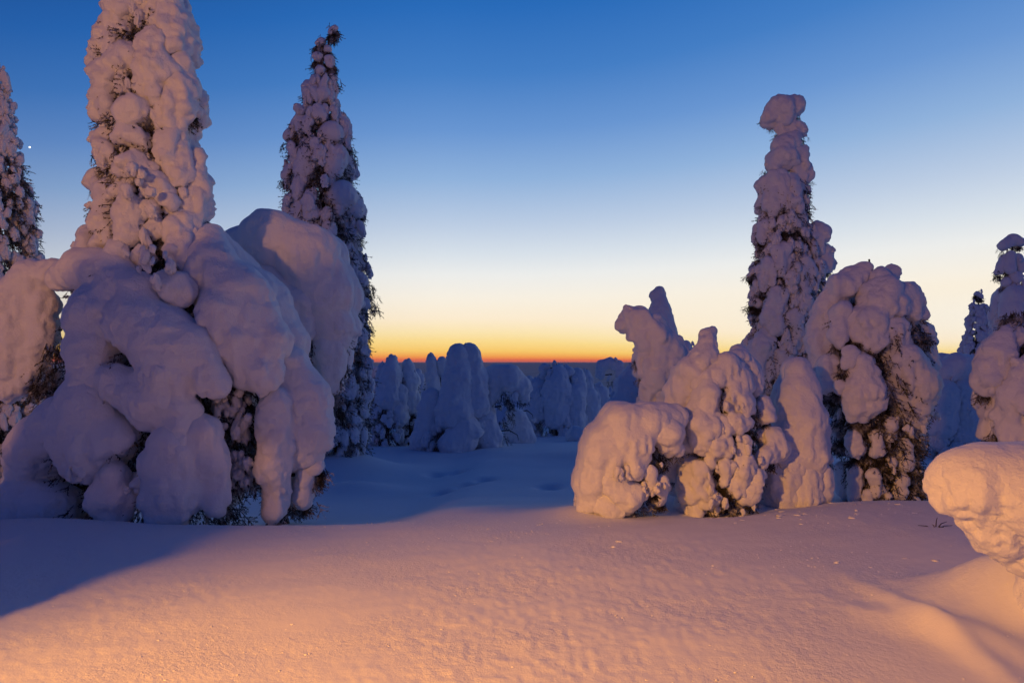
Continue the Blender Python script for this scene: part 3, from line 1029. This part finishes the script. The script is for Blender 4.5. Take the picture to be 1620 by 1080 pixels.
far_tree('bowed tree like a smooth snow hood right of the stout tower', 17.5, [(577, 800, 24), (610, 798, 36), (660, 790, 34), (705, 785, 36)],
         [[(774, 624, 17), (782, 601, 22), (805, 598, 21), (823, 609, 17), (829, 626, 10)], [(768, 642, 14), (768, 688, 18)]], 35, lobes=0, nubs=6, sprays=90,
         axis=[(785, 705), (775, 650), (778, 610), (805, 595), (825, 615)], extra=[(802, 630, 6, 20), (808, 640, 6, 14)])
far_tree('low round snow hump at the foot of the hooded tree', 19, [(645, 822, 18), (670, 820, 28), (705, 820, 30)], [[(818, 662, 16), (822, 690, 24)]], 36, lobes=0, nubs=3, sprays=30, name='snowy_sapling')
far_tree('broad dark blue snow-draped tree with three rounded heads', 22, [(574, 880, 12), (600, 885, 45), (650, 882, 48), (712, 880, 48)],
         [[(862, 581, 8, 0), (860, 592, 7, 0)], [(848, 612, 16), (848, 650, 18)], [(884, 590, 14), (882, 620, 22), (880, 660, 20)], [(914, 592, 12), (910, 625, 16), (908, 665, 18)], [(898, 588, 10)]], 37, sprays=300, nubs=40, extra=[(868, 650, 6, 30), (892, 655, 6, 30)])
far_tree('small pointed blue tree right of the three-headed tree', 23, [(600, 932, 6), (625, 932, 18), (660, 932, 24), (712, 930, 26)], [[(932, 608, 6), (932, 630, 15), (932, 660, 20)]], 38, name='snowy_sapling')
far_tree('round blue snow hump near the bowed sapling', 19.5, [(675, 918, 16), (690, 918, 22), (712, 918, 24)], [[(912, 690, 14), (924, 694, 15)]], 39, lobes=0, nubs=2, sprays=10, name='snowy_sapling')
far_tree('little arched tree with a see-through loop on the skyline', 26, [(566, 965, 12), (590, 968, 18), (630, 972, 16), (690, 975, 18)],
         [[(950, 592, 6, 0), (952, 578, 8, 0), (965, 573, 8, 0), (978, 578, 8, 0), (982, 594, 8, 0)], [(980, 605, 9), (978, 640, 13)]], 40, lobes=0, nubs=4, sprays=40, lump=0.16,
         axis=[(975, 690), (982, 610), (978, 585), (965, 573), (952, 585)])
far_tree('leaning blue snow slope left of the leaning sapling', 15, [(570, 1006, 8), (600, 1000, 20), (640, 992, 32), (700, 985, 42)], [[(1006, 580, 10), (998, 610, 20), (988, 650, 28)]], 41, sprays=80)

rf = random.Random(77)
for i_, (px_, tp_, w_, lab_) in enumerate((
        (592, 580, 14, 'small blue snowy tree in the notch left of the pair of spires'),
        (665, 583, 14, 'small blue snowy tree between the pair of spires and the knob-headed pillar'),
        (843, 594, 15, 'small blue snowy tree between the smooth hood and the three-headed tree'),
        (928, 583, 14, 'short blunt snowy tree against the right side of the three-headed tree'),
        (952, 604, 19, 'low wide snowy bush beneath the arched skyline tree'),
        (1490, 572, 16, 'small blue snowy tree touching the right edge of the domed spruce'))):
    bt_ = tp_ + 95
    ln_ = rf.uniform(-6, 6)
    ch_ = [[(px_ + ln_, tp_ + 6, 6, 0.2), (px_ + ln_ * .6, tp_ + 18, w_ * .65, 0.4), (px_, tp_ + 42, w_ * .75, 0.4)]]
    far_tree(lab_, rf.uniform(20, 26), [(tp_, px_ + ln_, 5), (tp_ + 20, px_ + ln_ * .5, w_ * .75), (tp_ + 45, px_, w_), (bt_, px_, w_ * 1.1)],
             ch_, 200 + i_, lobes=0.7, kk=0.5, hi=tp_ + 24, sprays=110, nubs=16, h=0.07)

# ---- unseen shadow caster, placed out of frame left to shade foreground and hollow
make_tree('snowy_spruce', 'unseen snow-laden spruce placed outside the left edge to shade the foreground and hollow', FG, 3.2,
          [(-48, -960, 110), (150, -960, 230), (500, -960, 340), (900, -960, 400), (1160, -960, 400)],
          [[(-960, 60, 130, 0), (-620, -20, 150, 0), (-330, 40, 160, 0), (-240, 160, 140, 0), (-205, 270, 105, 0)], [(-640, 120, 150, 0), (-380, 200, 150, 0)]],  # bowed arm added to keep the lamplight off the hollow
          lobes=0.9, lobe_k=0.5, nubs=0, sprays=600, spray_len=0.25, seed=50, h=0.06)

# ---- overhanging snow cap, right foreground
YC = 4.3
cs = YC / FPX
cap_base = hit(1660, 1000)
cap_base[2] -= 0.05
root = link('snow_capped_stump', None, None, cap_base)
root['label'] = 'brightly lit overhanging mushroom of snow in the right foreground'
root['category'] = 'snow cap'


def cap_part(chains, hh, lump, med, fine, seed, k=0.4):
    chs = []
    for ch in chains:
        c2 = []
        for (px, py, rad, dz) in ch:
            p = at(px, py, YC + dz)
            c2.append((p[0], p[1], p[2], rad * cs))
        chs.append(c2)
    V, Q = blob(chs, hh, k=k, lump=lump, med=med, fine=fine, seed=seed)
    return mesh_from('snow_cap', V - cap_base, Q, snow_m)


link('snow_cap', cap_part([[(1518, 757, 45, 0), (1562, 757, 50, 0), (1625, 766, 60, 0), (1720, 785, 76, 0), (1800, 810, 76, 0)],
                           [(1550, 768, 48, .18), (1640, 776, 60, .30), (1740, 796, 74, .36)], [(1560, 768, 46, -.10), (1640, 785, 58, -.16), (1740, 806, 70, -.2)],
                           [(1524, 782, 34, 0), (1560, 810, 38, 0), (1602, 842, 42, 0.02), (1650, 872, 48, 0.04), (1700, 885, 58, 0.05)]],
                          0.017, 0.012, 0.019, 0.013, 70, k=0.55), root)
link('pedestal', cap_part([[(1680, 880, 52, .05), (1680, 950, 60, .05), (1670, 1040, 90, .05)]], 0.03, 0.12, 0.015, 0.006, 71), root)
V, Q = tube([np.array((0, 0, -0.2)), np.array((0.05, 0.05, 0.3)), np.array((0.1, 0.05, 0.9))], [0.06, 0.05, 0.03], 7)
link('stump', mesh_from('stump', V, Q, bark_m), root)

# ---- dry sprig poking through the crust
sp = hit(1480, 834)
root = link('dry_sprig', None, None, sp)
root['label'] = 'tiny dark sprig poking out of the snow left of the round cap'
root['category'] = 'twig'
for i, (dx, dy, dz) in enumerate(((0.12, 0.02, 0.05), (-0.15, 0.03, 0.015), (0.03, 0.02, 0.09), (0.05, -0.05, 0.015), (-0.05, -0.03, 0.035), (0.16, 0.0, 0.02))):
    V, Q = tube([np.array((0, 0, -0.03)), np.array((dx * .5, dy * .5, dz * .7)), np.array((dx, dy, dz))], [0.006, 0.004, 0.002], 5)
    link('twig', mesh_from('twig', V, Q, bark_m), root)

# ---- crumbs of snow fallen on the crust
Vn = np.empty(len(NUBS[0].vertices) * 3, np.float32)
NUBS[0].vertices.foreach_get('co', Vn)
ico = [(0, 0, 1), (.9, 0, .35), (.28, .85, .4), (-.72, .53, .4), (-.7, -.5, .45), (.3, -.85, .35), (.7, .5, -.4), (-.3, .85, -.4), (-.9, 0, -.4), (-.3, -.85, -.4), (.7, -.5, -.4), (0, 0, -.8)]
ict = [(0, 1, 2), (0, 2, 3), (0, 3, 4), (0, 4, 5), (0, 5, 1), (1, 6, 2), (2, 7, 3), (3, 8, 4), (4, 9, 5), (5, 10, 1), (2, 6, 7), (3, 7, 8), (4, 8, 9), (5, 9, 10), (1, 10, 6), (11, 7, 6), (11, 8, 7), (11, 9, 8), (11, 10, 9), (11, 6, 10)]
ico, ict = np.array(ico), np.array(ict)
Vs, Ts, n = [], [], 0
rc = np.random.default_rng(99)
for k_ in range(1500):
    if k_ < 200:
        x, y = rc.uniform(0.8, 4.6), rc.uniform(5.5, 9.2)
        s = rc.uniform(0.003, 0.008) * (2.2 if rc.random() < 0.08 else 1)
    else:
        y = rc.uniform(3.3, 8.0)
        x = rc.uniform(-0.72, 0.72) * y
        s = rc.uniform(0.002, 0.0065)
    fl = 1.0
    if k_ < 60:
        s, fl = rc.uniform(0.012, 0.03), 0.45
    z = float(ground_z(x, y))
    V = ico * (1 + rc.uniform(-.25, .25, (12, 1))) * np.array((s * rc.uniform(1, 2.2), s * rc.uniform(1, 1.6), s * 0.8 * fl)) + np.array((x, y, z + s * 0.2 * fl))
    Vs.append(V)
    Ts.append(ict + n)
    n += 12
o = link('snow_crumbs', mesh_from('snow_crumbs', np.vstack(Vs), np.vstack(Ts), snow_m))
o['kind'] = 'stuff'
o['label'] = 'scattered crumbs of fallen snow on the crust'

# ---- far forest down the slope, one mass
Vs, Ts, n = [], [], 0
for k_ in range(5200):
    dd = 45 * ((40 if k_ % 2 else 8) ** rc.random())
    a = rc.uniform(-0.72, 0.72)
    x, y = dd * math.sin(a), dd * math.cos(a)
    hgt = rc.uniform(1.2, 3.4)
    z = float(ground_z(x, y))
    w = hgt * rc.uniform(0.16, 0.3)
    prf = [(0.0, 1.0), (0.35, 0.95), (0.7, 0.6), (0.92, 0.32), (1.0, 0.02)]
    ring = []
    lean = rc.normal(size=2) * 0.12 * hgt
    for (t_, wr) in prf:
        for q in range(6):
            an = q * math.pi / 3 + t_
            rw = w * wr * rc.uniform(0.75, 1.2)
            ring.append((x + rw * math.cos(an) + lean[0] * t_ * t_, y + rw * math.sin(an) + lean[1] * t_ * t_, z - 0.2 + hgt * t_))
    Vs.append(np.array(ring))
    f = []
    for i in range(len(prf) - 1):
        for q in range(6):
            q2 = (q + 1) % 6
            f.append((i * 6 + q, i * 6 + q2, (i + 1) * 6 + q2, (i + 1) * 6 + q))
    Ts.append(np.array(f) + n)
    n += len(ring)
o = link('distant_forest', mesh_from('distant_forest', np.vstack(Vs), np.vstack(Ts), snow_m))
o['kind'] = 'stuff'
o['label'] = 'distant frosted forest on the slope falling to the lowland'

# ---- the frosty air over the lowland
hz, t, b = new_mat('haze_air')
t.nodes.remove(b)
pv = N(t, 'ShaderNodeVolumePrincipled')
pv.inputs['Color'].default_value = (0.94, 0.84, 0.90, 1)
pv.inputs['Density'].default_value = 0.00008
t.links.new(pv.outputs[0], t.nodes['Material Output'].inputs['Volume'])
hw_, z0_, z1_ = 64000.0, -245.0, 16.0
V = [(x, y, z) for z in (z0_, z1_) for y in (-hw_, hw_) for x in (-hw_, hw_)]
Q = [(0, 2, 3, 1), (4, 5, 7, 6), (0, 1, 5, 4), (2, 6, 7, 3), (0, 4, 6, 2), (1, 3, 7, 5)]
o = link('haze', mesh_from('haze', V, Q, hz, smooth=False))
o['kind'] = 'stuff'
o['label'] = 'thin frosty haze lying over the far lowland'

# ---- evening star
em, t, b = new_mat('starlight')
b.inputs['Base Color'].default_value = (0, 0, 0, 1)
b.inputs['Emission Color'].default_value = (1, 0.98, 0.92, 1)
b.inputs['Emission Strength'].default_value = 2.2
d = at(47, 233, 100.0) - np.array((0, 0, CAMH))
d /= np.linalg.norm(d)
V, Q = [], []
nu, nv = 12, 8
for i in range(nv + 1):
    for j in range(nu):
        th = math.pi * i / nv
        V.append((math.sin(th) * math.cos(2 * math.pi * j / nu), math.sin(th) * math.sin(2 * math.pi * j / nu), math.cos(th)))
for i in range(nv):
    for j in range(nu):
        Q.append((i * nu + j, (i + 1) * nu + j, (i + 1) * nu + (j + 1) % nu, i * nu + (j + 1) % nu))
st = link('evening_star', mesh_from('evening_star', np.array(V) * 48.0, Q, em), None, d * 50000)
st['label'] = 'bright white evening star low in the blue sky at far left'
st['category'] = 'star'
